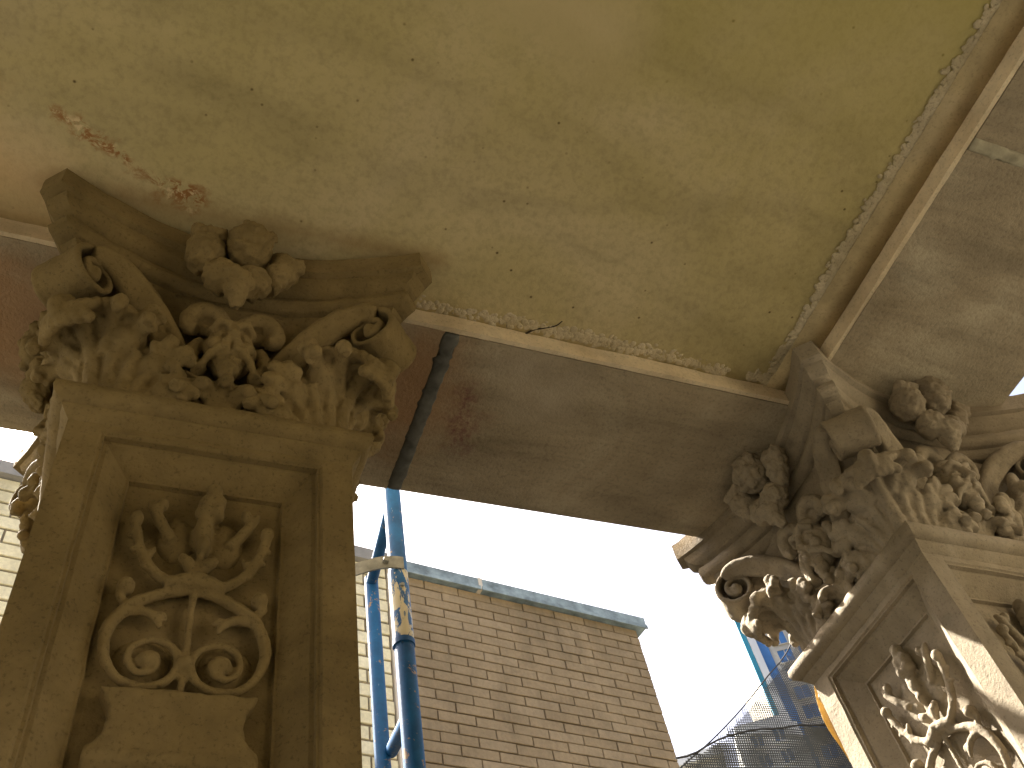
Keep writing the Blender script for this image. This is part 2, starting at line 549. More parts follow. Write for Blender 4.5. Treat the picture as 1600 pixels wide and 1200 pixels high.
# ---------------------------------------------------------------- carved columns
# capital heights are measured from the soffit (z = 0) downwards
CB = -0.4165       # bottom of the bell
def bell_half(h):  # h above the bottom of the bell
    return 0.200 + 0.030 * (max(0, h) / 0.30) ** 2
RCN = 0.06
def wrap(sv, h, o):
    """corner frame: s around the front-right corner, h up, o outwards"""
    hf = bell_half(h)
    c = hf - RCN
    Lh = RCN * math.pi / 4
    if abs(sv) <= Lh:
        th = sv / RCN
    else:
        th = math.copysign(math.pi / 4, sv)
    a = -math.pi / 4 + th
    n = Vector((math.cos(a), math.sin(a), 0))
    p = Vector((c, -c, 0)) + n * (RCN + o)
    if sv > Lh: p += Vector((0, 1, 0)) * (sv - Lh)
    elif sv < -Lh: p += Vector((-1, 0, 0)) * (-sv - Lh)
    p.z = CB + h
    return p
def face(x, h, o):
    return Vector((x, -bell_half(h) - o, CB + h))

def leaf_mesh(seed):
    """acanthus leaf wrapped round the corner: strong ribs, mitten-like lobes with rounded fingers, tip rolling over"""
    rnd = random.Random(seed)
    s = Soup()
    j = lambda a: rnd.uniform(-a, a)
    def add(path, r, n=5):
        Q = smooth_path(path, n); k = len(Q); rr = []
        for i in range(k):
            t = i / (k - 1) * (len(r) - 1); a = int(min(t, len(r) - 2)); rr.append(r[a] + (r[a + 1] - r[a]) * (t - a))
        s.tube([wrap(*p) for p in Q], rr, 10)
    # midrib, rolling outwards
    TIP = [(-.012, .014), (.05, .020), (.100, .026), (.140, .042), (.162, .072), (.158, .104), (.136, .122), (.114, .116)]
    add([(0, h, o + .004) for h, o in TIP], [.018, .016, .015, .016, .018, .018, .015, .010])
    # backing shell
    for h in range(0, 8):
        hh = h * .0165
        for sv in range(-6, 7):
            wmax = .125 if hh < .06 else .125 - (hh - .06) * .55
            a = sv / 6 * wmax
            s.ball(wrap(a, hh, .006 + hh * .10), (.018, .018, .018), None, 8, 6)
    # sheet of the rolled tip
    for (h, o) in smooth_path(TIP[2:], 3):
        wd = .046 * (1 - max(0, o - .07) / .07)
        for q in range(-3, 4):
            s.ball(wrap(q / 3 * wd, h - .004, o - .004 - abs(q) * .003), .0115, None, 8, 6)
    for sg in (-1, 1):
        # parallel ribs that feed the lobes, with shallow webs between
        ribs = []
        for a0, a1, h1, o1 in ((.0, .0, .12, .034), (.016, .026, .120, .034), (.032, .050, .105, .032), (.048, .078, .076, .030), (.064, .100, .034, .024)):
            ribs.append([(sg * a0, -.012, .016), (sg * (a0 + .2 * (a1 - a0)), h1 * .4, .022), (sg * (a0 + .6 * (a1 - a0)), h1 * .75, o1 * .85), (sg * a1, h1, o1)])
            if a0 > 0: add(ribs[-1], [.0085, .0095, .0105, .011])
        for u, w in zip(ribs[:-1], ribs[1:]):
            m_ = [tuple((p + q) / 2 for p, q in zip(a, b_)) for a, b_ in zip(u, w)]
            add([(p[0], p[1], p[2] - .014) for p in m_], [.009, .010, .012, .013])
        # lobes: centre (s,h,o), finger directions, reach, curl
        lobes = [((.100, .024, .022), (-38, -4, 28, 60, 98), .034, .018), ((.078, .084, .028), (-36, -2, 30, 62, 100), .037, .026), ((.036, .136, .040), (-16, 18, 50, 84), .033, .038)]
        for (cs, ch, co), dirs, reach, curl in lobes:
            s.ball(wrap(sg * cs, ch, co - .008), (.030, .030, .032), None, 12, 10)
            Ls = [reach * rnd.uniform(.92, 1.12) * (1.10 if 0 < i < len(dirs) - 1 else .92) for i in range(len(dirs))]
            def finger(d, L, drop, rr):
                ds, dh = math.cos(R(d)), math.sin(R(d))
                P = [(cs - ds * .016, ch - dh * .016, co - .004 - drop), (cs + ds * L * .35, ch + dh * L * .35, co + .006 + curl * .2 - drop),
                     (cs + ds * L * .75, ch + dh * L * .75, co + .006 + curl * .6 - drop), (cs + ds * L, ch + dh * L, co + curl * .9 - drop), (cs + ds * L * 1.04, ch + dh * L - .011, co + curl * .98 - drop)]
                add([(sg * p, q, o) for p, q, o in P], rr, 4)
            for i, d in enumerate(dirs):
                big = 1.18 if 0 < i < len(dirs) - 1 else .86
                finger(d + j(7), Ls[i] * (1.08 if big > 1 else .92), 0 if big > 1 else .004, [q * big for q in (.008, .0098, .0110, .0112, .0078)])
                if i: finger((d + dirs[i - 1]) / 2, .8 * min(Ls[i], Ls[i - 1]), .009, [.010, .011, .0105, .009, .006])
        # fingers of the rolled tip
        for q, a in enumerate((.025, .048)):
            add([(sg * a * .5, .104, .032), (sg * a * .9, .140 - .006 * q, .050), (sg * (a + .004), .156 - .016 * q, .076 - .006 * q), (sg * (a + .008), .147 - .016 * q, .099 - .014 * q), (sg * (a + .006), .124 - .008 * q, .104 - .018 * q)], [.010, .013, .016 - .003 * q, .014 - .002 * q, .010])
    return carve(s, "acanthus_leaf", 0.0031, 1, 0.0022, 0.016)

def volute_mesh():
    """rolled ribbon at the corner, axis square to the diagonal"""
    s = Soup()
    dg_ = Vector((1, -1, 0)).normalized(); ax = Vector((1, 1, 0)).normalized()
    rc_, zc = 0.376, -0.186
    turns = 1.85
    steps = 60
    halfw = 0.044
    prof_out, prof_in = [], []
    for i in range(steps + 1):
        t = i / steps
        th = math.pi * 0.62 - t * turns * 2 * math.pi
        r = 0.047 * (1 - t) ** 0.85 + 0.010
        prof_out.append((rc_ + r * math.cos(th), zc + r * math.sin(th)))
        r2 = max(r - 0.009, 0.003)
        prof_in.append((rc_ + r2 * math.cos(th), zc + r2 * math.sin(th)))
    # ribbon body: wide band, pinched at the waist of the roll
    for i in range(steps):
        n = len(s.v)
        t = i / steps
        w0 = halfw * (1 - .15 * t)
        for (pr, pz) in (prof_out[i], prof_out[i + 1], prof_in[i + 1], prof_in[i]):
            for sg in (-1, 1):
                p = dg_ * pr + ax * (sg * w0); s.v.append((p.x, p.y, pz))
        q = [0, 2, 4, 6]
        s.f.append(tuple(n + a for a in q)); s.f.append(tuple(n + a + 1 for a in reversed(q)))
        for a in range(4):
            b_ = (a + 1) % 4
            s.f.append((n + q[a], n + q[a] + 1, n + q[b_] + 1, n + q[b_]))
    # raised rims and eye knob
    for sg in (-1, 1):
        pts = []
        for i in range(steps + 1):
            p = dg_ * (prof_out[i][0] * .5 + prof_in[i][0] * .5) + ax * (sg * (halfw * (1 - .15 * i / steps)))
            pts.append((p.x, p.y, prof_out[i][1] * .5 + prof_in[i][1] * .5))
        s.tube(pts, [.0062] * len(pts), 8)
        p = dg_ * rc_ + ax * (sg * .040)
        s.ball((p.x, p.y, zc), .012)
    p = dg_ * rc_
    s.tube([tuple(p - ax * .034 + Vector((0, 0, zc))), tuple(p + ax * .034 + Vector((0, 0, zc)))], [.011, .011], 10)
    # core behind the roll so it joins the bell
    s.tube([tuple(dg_ * .27 + Vector((0, 0, -.165))), tuple(dg_ * .345 + Vector((0, 0, -.145)))], [.042, .026], 10)
    return carve(s, "corner_volute", 0.0036, 1, 0.002, 0.03)

def stalk_mesh(sg):
    """caulicole: ribbon rising from the foot of the face to the corner roll"""
    s = Soup()
    path = smooth_path([(.034, .02, .012), (.054, .080, .014), (.080, .150, .018), (.114, .206, .028), (.152, .246, .044), (.190, .268, .064), (.224, .276, .078), (.248, .268, .086)], 8)
    k = len(path)
    s.tube([face(sg * x, h, o) for x, h, o in path], [.008 + .008 * math.sin(math.pi * min(1, i / k * .85)) for i in range(k)], 10)
    # lower, recessed second fillet makes the channel
    path2 = smooth_path([(.052, .02, .008), (.074, .075, .010), (.104, .138, .012), (.138, .190, .022), (.172, .226, .040), (.204, .252, .060), (.228, .264, .074), (.246, .260, .082)], 8)
    k = len(path2)
    s.tube([face(sg * x, h, o) for x, h, o in path2], [.006 + .005 * math.sin(math.pi * min(1, i / k * .85)) for i in range(k)], 10)
    path3 = [tuple((a + b_) / 2 for a, b_ in zip(p, q)) for p, q in zip(path, path2)]
    s.tube([face(sg * x, h, o - .008) for x, h, o in path3], [.010 + .010 * math.sin(math.pi * min(1, i / len(path3) * .9)) for i in range(len(path3))], 10)
    return carve(s, "volute_stalk", 0.004, 1, 0.002, 0.03)

def bell_mesh():
    rings = []
    for i in range(22):
        h = -0.012 + 0.325 * i / 21
        hf = bell_half(h)
        ring = []
        for c in range(4):
            a0 = -math.pi / 2 + c * math.pi / 2
            for q in range(7):
                a = a0 + q / 6 * math.pi / 2
                cx = (hf - .05) * (1 if c in (0, 1) else -1); cy = (hf - .05) * (-1 if c in (0, 3) else 1)
                ring.append((cx + .05 * math.cos(a), cy + .05 * math.sin(a), CB + h))
            # long side subdivisions
            a1 = a0 + math.pi / 2
            cx2 = (hf - .05) * (1 if (c + 1) % 4 in (0, 1) else -1); cy2 = (hf - .05) * (-1 if (c + 1) % 4 in (0, 3) else 1)
            p0 = Vector(ring[-1]); p1 = Vector((cx2 + .05 * math.cos(a1), cy2 + .05 * math.sin(a1), CB + h))
            for q in range(1, 14):
                ring.append(tuple(p0.lerp(p1, q / 14)))
        rings.append(ring)
    me = grid_loft(rings).mesh("bell", True)
    roughen(me, .003, .04)
    return me

def abacus_mesh():
    HX = 0.362; CH = 0.033; SAG = 0.085
    prof = [(.030, 0), (-.020, 0), (-.024, .014), (-.030, .015), (-.044, .020), (-.056, .032), (-.064, .048), (-.070, .050), (-.072, .034), (-.086, .030), (-.097, .034), (-.104, .044), (-.106, .056), (-.118, .060), (-.128, .072), (-.132, .10)]
    rings = []
    n = 36
    for z, ins in prof:
        ring = []
        for c in range(4):
            R_ = Matrix.Rotation(c * math.pi / 2, 3, 'Z')
            for i in range(n):
                t = i / n
                x = -(HX - CH) + 2 * (HX - CH) * t
                y = -HX + SAG * math.sin(math.pi * t) ** 0.9 + ins
                xx = x * (1 - ins / HX * .9)
                ring.append(tuple((R_ @ Vector((xx, y, 0))) + Vector((0, 0, z))))
            ring.append(tuple((R_ @ Vector(((HX - CH) * (1 - ins / HX * .9), -HX + ins, 0))) + Vector((0, 0, z))))
        rings.append(ring)
    # refine between the rings for the wear
    out = []
    for a, b_ in zip(rings[:-1], rings[1:]):
        for k in range(3):
            out.append([tuple(Vector(p).lerp(Vector(q), k / 3)) for p, q in zip(a, b_)])
    out.append(rings[-1])
    me = grid_loft(out).mesh("abacus", True)
    roughen(me, .0022, .035)
    me.set_sharp_from_angle(angle=R(50))
    return me

def fruit_mesh(kind, seed):
    rnd = random.Random(seed)
    s = Soup()
    f = lambda x, y, z: (x, y, z)
    if kind == 0:      # rosette-like fruit
        c = Vector((.004, -.322, -.036))
        s.ball(c, (.043, .045, .056), None, 20, 14)
        for a in range(9):
            th = a * 2.4; rr = .006 + .0042 * a
            s.ball(c + Vector((rr * math.cos(th), -.036 + .0016 * a, rr * 1.2 * math.sin(th))), (.013, .012, .012))
    elif kind == 1:    # blocky fruit
        c = Vector((-.070, -.306, -.066))
        s.ball(c, (.036, .042, .048), None, 16, 12)
        for q in range(5):
            s.ball(c + Vector((-.02 + .01 * q, -.026, .034 - .004 * (q % 2))), (.013, .017, .015))
    elif kind == 2:    # heart-shaped drooping leaf
        c = Vector((-.010, -.302, -.140))
        s.ball(c + Vector((-.024, 0, .012)), (.036, .034, .034), None, 16, 12)
        s.ball(c + Vector((.028, 0, .012)), (.036, .034, .034), None, 16, 12)
        s.tube([tuple(c + Vector((.004, -.01, 0))), tuple(c + Vector((.004, -.004, -.03))), tuple(c + Vector((.006, .012, -.062)))], [.034, .024, .008], 12)
    else:              # long bud
        c = Vector((.066, -.292, -.080))
        s.tube([tuple(c + Vector((-.018, 0, -.046))), tuple(c + Vector((-.004, -.01, -.012))), tuple(c + Vector((.012, -.014, .022))), tuple(c + Vector((.022, -.006, .046)))], [.016, .026, .030, .018], 14)
        s.ball(c + Vector((.026, -.022, .020)), .020)
        s.ball(c + Vector((-.002, -.02, .038)), .018)
    return carve(s, "carved_fruit", 0.0034, 1, 0.0052, 0.014)

def mask_mesh():
    """grotesque mask as a relief standing on the bell"""
    s = Soup()
    def F(x, h, o): return face(x, h, o)
    # skull, brow, cheeks, nose, lips, chin
    s.ball(F(.000, .156, .026), (.043, .038, .066), None, 24, 18)
    s.ball(F(.000, .200, .030), (.040, .028, .024), None, 16, 12)          # forehead
    for sg in (-1, 1):
        s.tube([F(sg * .005, .180, .066), F(sg * .020, .190, .064), F(sg * .037, .178, .048)], [.0085, .010, .007], 10)   # brow
        s.ball(F(sg * .0185, .164, .058), (.0085, .0065, .0055))             # eyeball
        s.tube([F(sg * .031, .160, .054), F(sg * .0185, .154, .063), F(sg * .008, .158, .062)], [.004, .0045, .004], 8)   # lower lid
        s.ball(F(sg * .025, .140, .054), (.015, .013, .015))                # cheek
        s.ball(F(sg * .009, .136, .068), (.008, .008, .007))             # nostril wing
        s.tube([F(sg * .003, .124, .066), F(sg * .018, .124, .062), F(sg * .034, .110, .052), F(sg * .042, .094, .046)], [.007, .009, .008, .006], 9)  # moustache
        # ears and side locks
        s.tube([F(sg * .050, .176, .020), F(sg * .060, .150, .026), F(sg * .060, .120, .030), F(sg * .050, .096, .034), F(sg * .046, .084, .038)], [.012, .013, .011, .012, .015], 10)
        # leafy headdress curling outwards
        hp = smooth_path([(sg * .008, .214, .030), (sg * .030, .236, .036), (sg * .056, .240, .034), (sg * .074, .222, .030), (sg * .074, .200, .030), (sg * .060, .192, .034)], 5)
        s.tube([F(*p) for p in hp], [.012 + .006 * math.sin(math.pi * i / (len(hp) - 1)) for i in range(len(hp))], 10)
        s.ball(F(sg * .046, .216, .018), (.030, .012, .018))
    s.tube([F(0, .182, .062), F(0, .160, .072), F(0, .140, .079)], [.007, .0085, .011], 10)     # nose
    s.tube([F(-.017, .106, .052), F(0, .101, .062), F(.017, .106, .052)], [.005, .0078, .005], 8)  # lower lip
    s.ball(F(0, .086, .050), (.019, .018, .015))                            # chin
    s.tube([F(0, .098, .046), F(-.004, .070, .052), F(0, .048, .046)], [.016, .013, .005], 10)    # beard
    return carve(s, "grotesque_mask", 0.0028, 1, 0.0016, 0.015)

def palmette_mesh():
    s = Soup()
    F = face
    for i, a in enumerate((-2, -1, 0, 1, 2)):
        sp = a * .026
        P = smooth_path([(a * .006, -.008, .014), (a * .012, .030, .022), (sp * .9, .056 - abs(a) * .010, .036), (sp * 1.35, .058 - abs(a) * .018, .050), (sp * 1.5, .042 - abs(a) * .016, .056)], 5)
        s.tube([F(*p) for p in P], [.008 + .004 * (k / len(P)) for k in range(len(P))], 9)
    s.tube([F(0, .01, .008), F(0, .05, .02), F(0, .085, .03)], [.016, .016, .012], 10)
    for sg in (-1, 1):
        P = smooth_path([(sg * .012, .070, .026), (sg * .040, .070, .030), (sg * .062, .082, .028), (sg * .060, .100, .026), (sg * .046, .098, .026)], 6)
        s.tube([F(*p) for p in P], [.006] * len(P), 8)
    return carve(s, "palmette", 0.0034, 1, 0.002, 0.02)

def astragal_mesh():
    prof = [(-.402, .205), (-.410, .222), (-.416, .236), (-.426, .2455), (-.440, .2475), (-.450, .244), (-.456, .236), (-.458, .230), (-.464, .229), (-.470, .224), (-.478, .2185), (-.484, .212)]
    rings = []
    for z, hf in prof:
        ring = []
        for c in range(4):
            R_ = Matrix.Rotation(c * math.pi / 2, 3, 'Z')
            for i in range(40):
                x = -hf + 2 * hf * i / 40
                ring.append(tuple(R_ @ Vector((x, -hf, 0)) + Vector((0, 0, z))))
        rings.append(ring)
    me = grid_loft(rings).mesh("astragal", True)
    roughen(me, .0022, .03)
    me.set_sharp_from_angle(angle=R(45))
    return me

SH = 0.216
PT, PB = -0.500, -2.84      # top and bottom of the sunk panel
def shaft_mesh():
    s = Soup()
    zt, zb = -0.470, -SOF + 0.02
    # nested rectangles: (half width, top, bottom, depth)
    loops = [(SH, zt, zb, 0), (.168, PT + .006, PB - .006, 0), (.165, PT + .003, PB - .003, .004), (.161, PT, PB, .004), (.160, PT - .001, PB + .001, .014),
             (.154, PT - .007, PB + .007, .015), (.119, PT - .043, PB + .043, .044), (.115, PT - .047, PB + .047, .044), (.113, PT - .049, PB + .049, .052)]
    nz, nx = 90, 12
    def loop_pts(hf, t, b_, d):
        pts = []
        for i in range(nx): pts.append((-hf + 2 * hf * i / nx, t, d))
        for i in range(nz): pts.append((hf, t + (b_ - t) * i / nz, d))
        for i in range(nx): pts.append((hf - 2 * hf * i / nx, b_, d))
        for i in range(nz): pts.append((-hf, b_ + (t - b_) * i / nz, d))
        return pts
    for c in range(4):
        R_ = Matrix.Rotation(c * math.pi / 2, 3, 'Z')
        base = len(s.v); k = 2 * (nx + nz)
        for L in loops:
            for x, z, d in loop_pts(*L):
                w = .0012 * noise.noise(Vector((x * 25 + c * 7, z * 25, d * 40)))
                s.v.append(tuple(R_ @ Vector((x + (0 if d == 0 and abs(x) > .2 else w), -SH + d + (0 if L is loops[0] else w), z))))
        for i in range(len(loops) - 1):
            for j in range(k):
                j2 = (j + 1) % k
                s.f.append((base + i * k + j, base + (i + 1) * k + j, base + (i + 1) * k + j2, base + i * k + j2))
        li = base + (len(loops) - 1) * k
        # floor strips
        for i in range(nz):
            right0, right1 = li + nx + i, li + nx + i + 1
            l0 = li + (2 * nx + 2 * nz - i) % k; l1 = li + (2 * nx + 2 * nz - i - 1)
            if i == 0:
                s.f.append(tuple([li + q for q in range(nx + 1)] + [right1, l1]))
            elif i == nz - 1:
                s.f.append(tuple([l0, right0] + [li + nx + nz + q for q in range(nx + 1)]))
            else:
                s.f.append((l0, right0, right1, l1))
    me = s.mesh("shaft")
    bm = bmesh.new(); bm.from_mesh(me)
    bmesh.ops.remove_doubles(bm, verts=bm.verts, dist=0.0002)
    bmesh.ops.recalc_face_normals(bm, faces=bm.faces)
    bm.to_mesh(me); bm.free()
    return me

FL = -SH + 0.052   # panel floor (y in the front frame)
def relief_mesh():
    s = Soup()
    def P(x, z, o): return (x, FL - o, z)
    def tb(pts, r, n=6):
        Q = smooth_path(pts, n)
        k = len(Q)
        rr = []
        for i in range(k):
            t = i / (k - 1) * (len(r) - 1); a = int(min(t, len(r) - 2)); rr.append(r[a] + (r[a + 1] - r[a]) * (t - a))
        s.tube([P(q[0], q[1], q[2] * .8) for q in Q], [t * .78 for t in rr], 9)
    # flame / pine tip, leaning
    for q, (x, z, a, b_) in enumerate(((.010, -.566, .013, .022), (.004, -.586, .016, .016), (.018, -.584, .011, .015), (.000, -.604, .015, .014), (.016, -.604, .013, .013))):
        s.ball(P(x, z, .020), (a, .018, b_))
    # cup: two swelling petals and the bud between them
    for sg in (-1, 1):
        s.ball(P(sg * .034, -.650, -.002), (.028, .012, .046))
        s.tube([P(sg * .004, -.722, .010), P(sg * .016, -.700, .016), P(sg * .026, -.690, .016)], [.006, .010, .005], 9)
        tb([(sg * .008, -.745, .014), (sg * .040, -.738, .018), (sg * .068, -.712, .020), (sg * .082, -.680, .022), (sg * .090, -.652, .024), (sg * .096, -.640, .022)], [.011, .011, .010, .009, .010, .006])
        s.ball(P(sg * .092, -.636, .022), (.010, .012, .013))
        # leaf tips along the branch
        for x, z, x2, z2 in ((.062, -.716, .076, -.716), (.080, -.684, .093, -.690), (.088, -.66, .100, -.664), (.070, -.700, .060, -.684)):
            tb([(sg * x, z, .018), (sg * (x + x2) / 2, (z + z2) / 2 - .003, .022), (sg * x2, z2, .020)], [.007, .008, .004], 3)
        tb([(sg * .040, -.660, .014), (sg * .060, -.630, .020), (sg * .072, -.606, .024), (sg * .078, -.592, .020)], [.010, .012, .010, .006])
        s.ball(P(sg * .060, -.600, .020), (.008, .010, .012))
        # C scroll and spiral
        spi = [(sg * .010, -.752, .016), (sg * .045, -.764, .017), (sg * .080, -.790, .018), (sg * .099, -.830, .018), (sg * .096, -.872, .018), (sg * .076, -.902, .017), (sg * .046, -.911, .017), (sg * .019, -.900, .018), (sg * .008, -.874, .019), (sg * .018, -.850, .020), (sg * .042, -.841, .020), (sg * .064, -.852, .020), (sg * .069, -.874, .020), (sg * .056, -.892, .021), (sg * .037, -.888, .022), (sg * .034, -.872, .022)]
        tb(spi, [.008, .011, .012, .011, .009, .008, .0075, .0075, .0075, .007, .007, .0065, .006, .006, .006, .008])
        s.ball(P(sg * .044, -.872, .012), (.016, .016, .014))
        # inner leaf of the scroll and outer knob
        tb([(sg * .088, -.800, .016), (sg * .062, -.796, .020), (sg * .044, -.806, .022), (sg * .036, -.822, .020)], [.008, .009, .008, .005])
        tb([(sg * .050, -.800, .018), (sg * .036, -.800, .020), (sg * .030, -.808, .018)], [.006, .007, .004], 3)
        s.ball(P(sg * .088, -.760, .018), (.012, .015, .013))
        tb([(sg * .084, -.786, .016), (sg * .094, -.772, .02), (sg * .090, -.758, .02)], [.007, .008, .006], 3)
        # low bulge filling the inside of the scroll
        s.ball(P(sg * .052, -.868, .0), (.038, .007, .038))
    s.ball(P(.002, -.636, .010), (.014, .020, .034))
    s.ball(P(.004, -.668, .012), (.010, .018, .018))
    s.tube([P(0, -.745, .010), P(.001, -.70, .012), P(.002, -.66, .012)], [.008, .006, .007], 9)
    s.tube([P(-.040, -.744, .014), P(0, -.738, .020), P(.040, -.744, .014)], [.011, .015, .011], 10)
    tb([(0, -.74, .014), (0, -.80, .015), (0, -.86, .015), (0, -.915, .015)], [.007, .006, .0075, .006])
    s.ball(P(0, -.876, .018), (.011, .014, .010))
    return carve(s, "carved_relief", 0.0030, 1, 0.0014, 0.014)

def tablet_mesh():
    s = Soup()
    poly = [(-.094, -.920), (.094, -.920), (.088, -.932), (.080, -.946), (.078, -.965), (.082, -.985), (.094, -1.000), (.098, -1.012), (-.098, -1.012), (-.094, -1.000), (-.082, -.985), (-.078, -.965), (-.080, -.946), (-.088, -.932)]
    s.prism(poly, FL + .01, FL - .026)
    s.tube([(-.098, FL - .012, -1.012), (.098, FL - .012, -1.012)], [.017, .017], 10)
    for sg in (-1, 1):
        P = smooth_path([(sg * .090, -1.03), (sg * .075, -1.05), (sg * .045, -1.06), (sg * .015, -1.045), (sg * .002, -1.02)], 6)
        s.tube([(x, FL - .012, z) for x, z in P], [.010] * len(P), 9)
    return carve(s, "carved_tablet", 0.0034, 1, 0.0016, 0.02)

def plinth_mesh():
    prof = [(0.0, .26), (.16, .26), (.165, .252), (.19, .252), (.205, .24), (.22, .225), (.225, .218)]
    rings = []
    for z, hf in prof:
        rings.append([(-hf, -hf, z - SOF), (hf, -hf, z - SOF), (hf, hf, z - SOF), (-hf, hf, z - SOF)])
    return grid_loft(rings).mesh("plinth")

ME = dict(leaf=[leaf_mesh(1), leaf_mesh(2)], volute=volute_mesh(), stalk=[stalk_mesh(-1), stalk_mesh(1)], bell=bell_mesh(), abacus=abacus_mesh(),
          fruit=[fruit_mesh(k, k + 3) for k in range(4)], mask=mask_mesh(), palm=palmette_mesh(), astragal=astragal_mesh(), shaft=shaft_mesh(),
          relief=relief_mesh(), tablet=tablet_mesh(), plinth=plinth_mesh())

def column(loc, mat, label, turn, relief_faces):
    root = empty("stone_column", (loc[0], loc[1], 0))
    tag(root, label, "column", "carved porch columns")
    z = (0, 0, SOF)
    link("plinth", ME['plinth'], mat, root, z)
    sh = link("shaft", ME['shaft'], mat, root, z)
    for k in relief_faces:
        rot = (0, 0, k * math.pi / 2)
        for off in (0, -0.60, -1.20):
            link("carved_relief", ME['relief'], mat, sh, (0, 0, off), rot)
            link("carved_tablet", ME['tablet'], mat, sh, (0, 0, off), rot)
    link("astragal", ME['astragal'], mat, root, z)
    cp = link("capital", ME['bell'], mat, root, z)
    for k in range(4):
        rot = (0, 0, k * math.pi / 2)
        link("acanthus_leaf", ME['leaf'][(k + turn) % 2], mat, cp, (0, 0, 0), rot)
        link("corner_volute", ME['volute'], mat, cp, (0, 0, 0), rot)
        for q in (0, 1):
            link("volute_stalk", ME['stalk'][q], mat, cp, (0, 0, 0), rot)
        link("grotesque_mask", ME['mask'], mat, cp, (0, 0, 0), rot)
        link("palmette", ME['palm'], mat, cp, (0, 0, 0), rot)
        for q in range(4):
            link("carved_fruit", ME['fruit'][q], mat, cp, (0, 0, 0), rot)
    link("abacus", ME['abacus'], mat, root, z)
    return root

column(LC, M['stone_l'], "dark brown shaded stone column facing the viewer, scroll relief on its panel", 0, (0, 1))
column(RC, M['stone_r'], "buff stone column seen edge-on with sunlight striking its carved panel", 1, (0, 3))

# ---------------------------------------------------------------- brick buildings across the alley
WP = Vector((-0.76, 4.05, 0)); WA = math.atan2(0.136, 0.9907)
WTOP = CAM_Z + 4.20
def mat_brick(name, cols, bs=0.4):
    m, nt, b = principled(name, 0.9)
    v = world_vec(nt)
    oi = nt.nodes.new("ShaderNodeObjectInfo")
    c = ramp(nt, oi.outputs["Random"], [(0.0, cols[0]), (0.5, cols[1]), (1.0, cols[2])])
    f = noise_fac(nt, v, 45, 5, 0.65)
    c = mixc(nt, 0.5, c, ramp(nt, f, [(0.3, g(0.7)), (0.6, g(1.05))]), 'MULTIPLY')
    f2 = noise_fac(nt, v, 2.2, 5, 0.65, 0.8)
    c = mixc(nt, 0.8, c, ramp(nt, f2, [(0.3, g(0.68)), (0.65, g(1.12))]), 'MULTIPLY')
    f3 = noise_fac(nt, world_vec(nt, (9, 9, .7)), 1.0, 5, 0.65)
    c = mixc(nt, 0.35, c, ramp(nt, f3, [(0.35, g(0.62)), (0.55, g(1.0))]), 'MULTIPLY')
    nt.links.new(c, b.inputs["Base Color"])
    bump(nt, b, f, bs, 0.004)
    return m
M['brick'] = mat_brick("tan_brick", ((0.285, 0.215, 0.128), (0.305, 0.232, 0.14), (0.325, 0.25, 0.155)))
M['mortar'] = mat_stone("tan_mortar", (0.20, 0.148, 0.092), (0.26, 0.195, 0.12), (0.40, 0.33, 0.23), 3.0, 0.3, 0.3)
M['cream'] = mat_brick("cream_brick", ((0.72, 0.65, 0.42), (0.76, 0.69, 0.46), (0.80, 0.74, 0.52)))
M['mortar_d'] = mat_stone("grey_mortar", (0.20, 0.17, 0.12), (0.25, 0.21, 0.15), (0.30, 0.25, 0.18), 3, 0.3, 0.3)
M['coping'] = mat_plain("blue_grey_metal_coping", (0.24, 0.30, 0.32), 0.6, 0.45, 11, 0.0)
M['coping_d'] = mat_plain("grey_stone_coping", (0.28, 0.27, 0.25), 0.8, 0.2, 9)
M['white_trim'] = mat_plain("pale_trim", (0.62, 0.56, 0.46), 0.6, 0.1, 9)

def brick_mesh(L, H, D):
    s = Soup().box(0, L, -D, 0, 0, H)
    me = s.mesh("brick")
    bm = bmesh.new(); bm.from_mesh(me)
    bmesh.ops.bevel(bm, geom=[e for e in bm.edges if abs(e.verts[0].co.y + D) < 1e-6 and abs(e.verts[1].co.y + D) < 1e-6], offset=.003, segments=1, affect='EDGES')
    bm.to_mesh(me); bm.free()
    return me

def brick_building(name, label, t0, t1, fwd, bl, bh, mj, mb, mm, zfine, show, seed, depth=6.0, end_half=True):
    """wall along the alley line from t0 to t1; bricks inside show(t) and above zfine are single parts"""
    rnd = random.Random(seed)
    dirv = Vector((math.cos(WA), math.sin(WA), 0)); nrm = Vector((math.sin(WA), -math.cos(WA), 0))
    o = WP + dirv * t0 + nrm * fwd
    root = empty(name, (o.x, o.y, 0), WA)
    tag(root, label, "building")
    Lw = t1 - t0
    link("wall", Soup().box(0, Lw, 0.012, depth, 0.0, WTOP - .003).mesh("wall"), mm, root)
    stuff = Soup()
    full = {}
    nrow = int(WTOP / bh)
    for r in range(nrow):
        z = WTOP - (r + 1) * bh
        if z < 0: break
        off = (0.5 * bl if r % 2 else 0.0) 
        x = -off
        while x < Lw - 1e-4:
            a, b_ = max(0, x), min(Lw, x + bl)
            x += bl
            if b_ - a < .03: continue
            w = b_ - a - mj
            a2 = a + mj / 2
            tg = t0 + a2
            if z > zfine and show(tg, tg + w, z):
                key = round(w, 3)
                if key not in full: full[key] = brick_mesh(w, bh - mj, 0.012)
                link("brick", full[key], mb, root, (a2 + rnd.uniform(-.0015, .0015), 0.010 + rnd.uniform(-.003, .002), z + mj / 2 + rnd.uniform(-.0014, .0014)), (0, rnd.uniform(-.004, .004), rnd.uniform(-.006, .006)))
            elif z > 2.0:
                stuff.box(a2, a2 + w, -.002 + rnd.uniform(-.002, .002), .02, z + mj / 2, z + bh - mj / 2)
    if stuff.v:
        tag(link("brick_field", stuff.mesh("brick_field"), mb, root), kind="stuff")
    return root, Lw

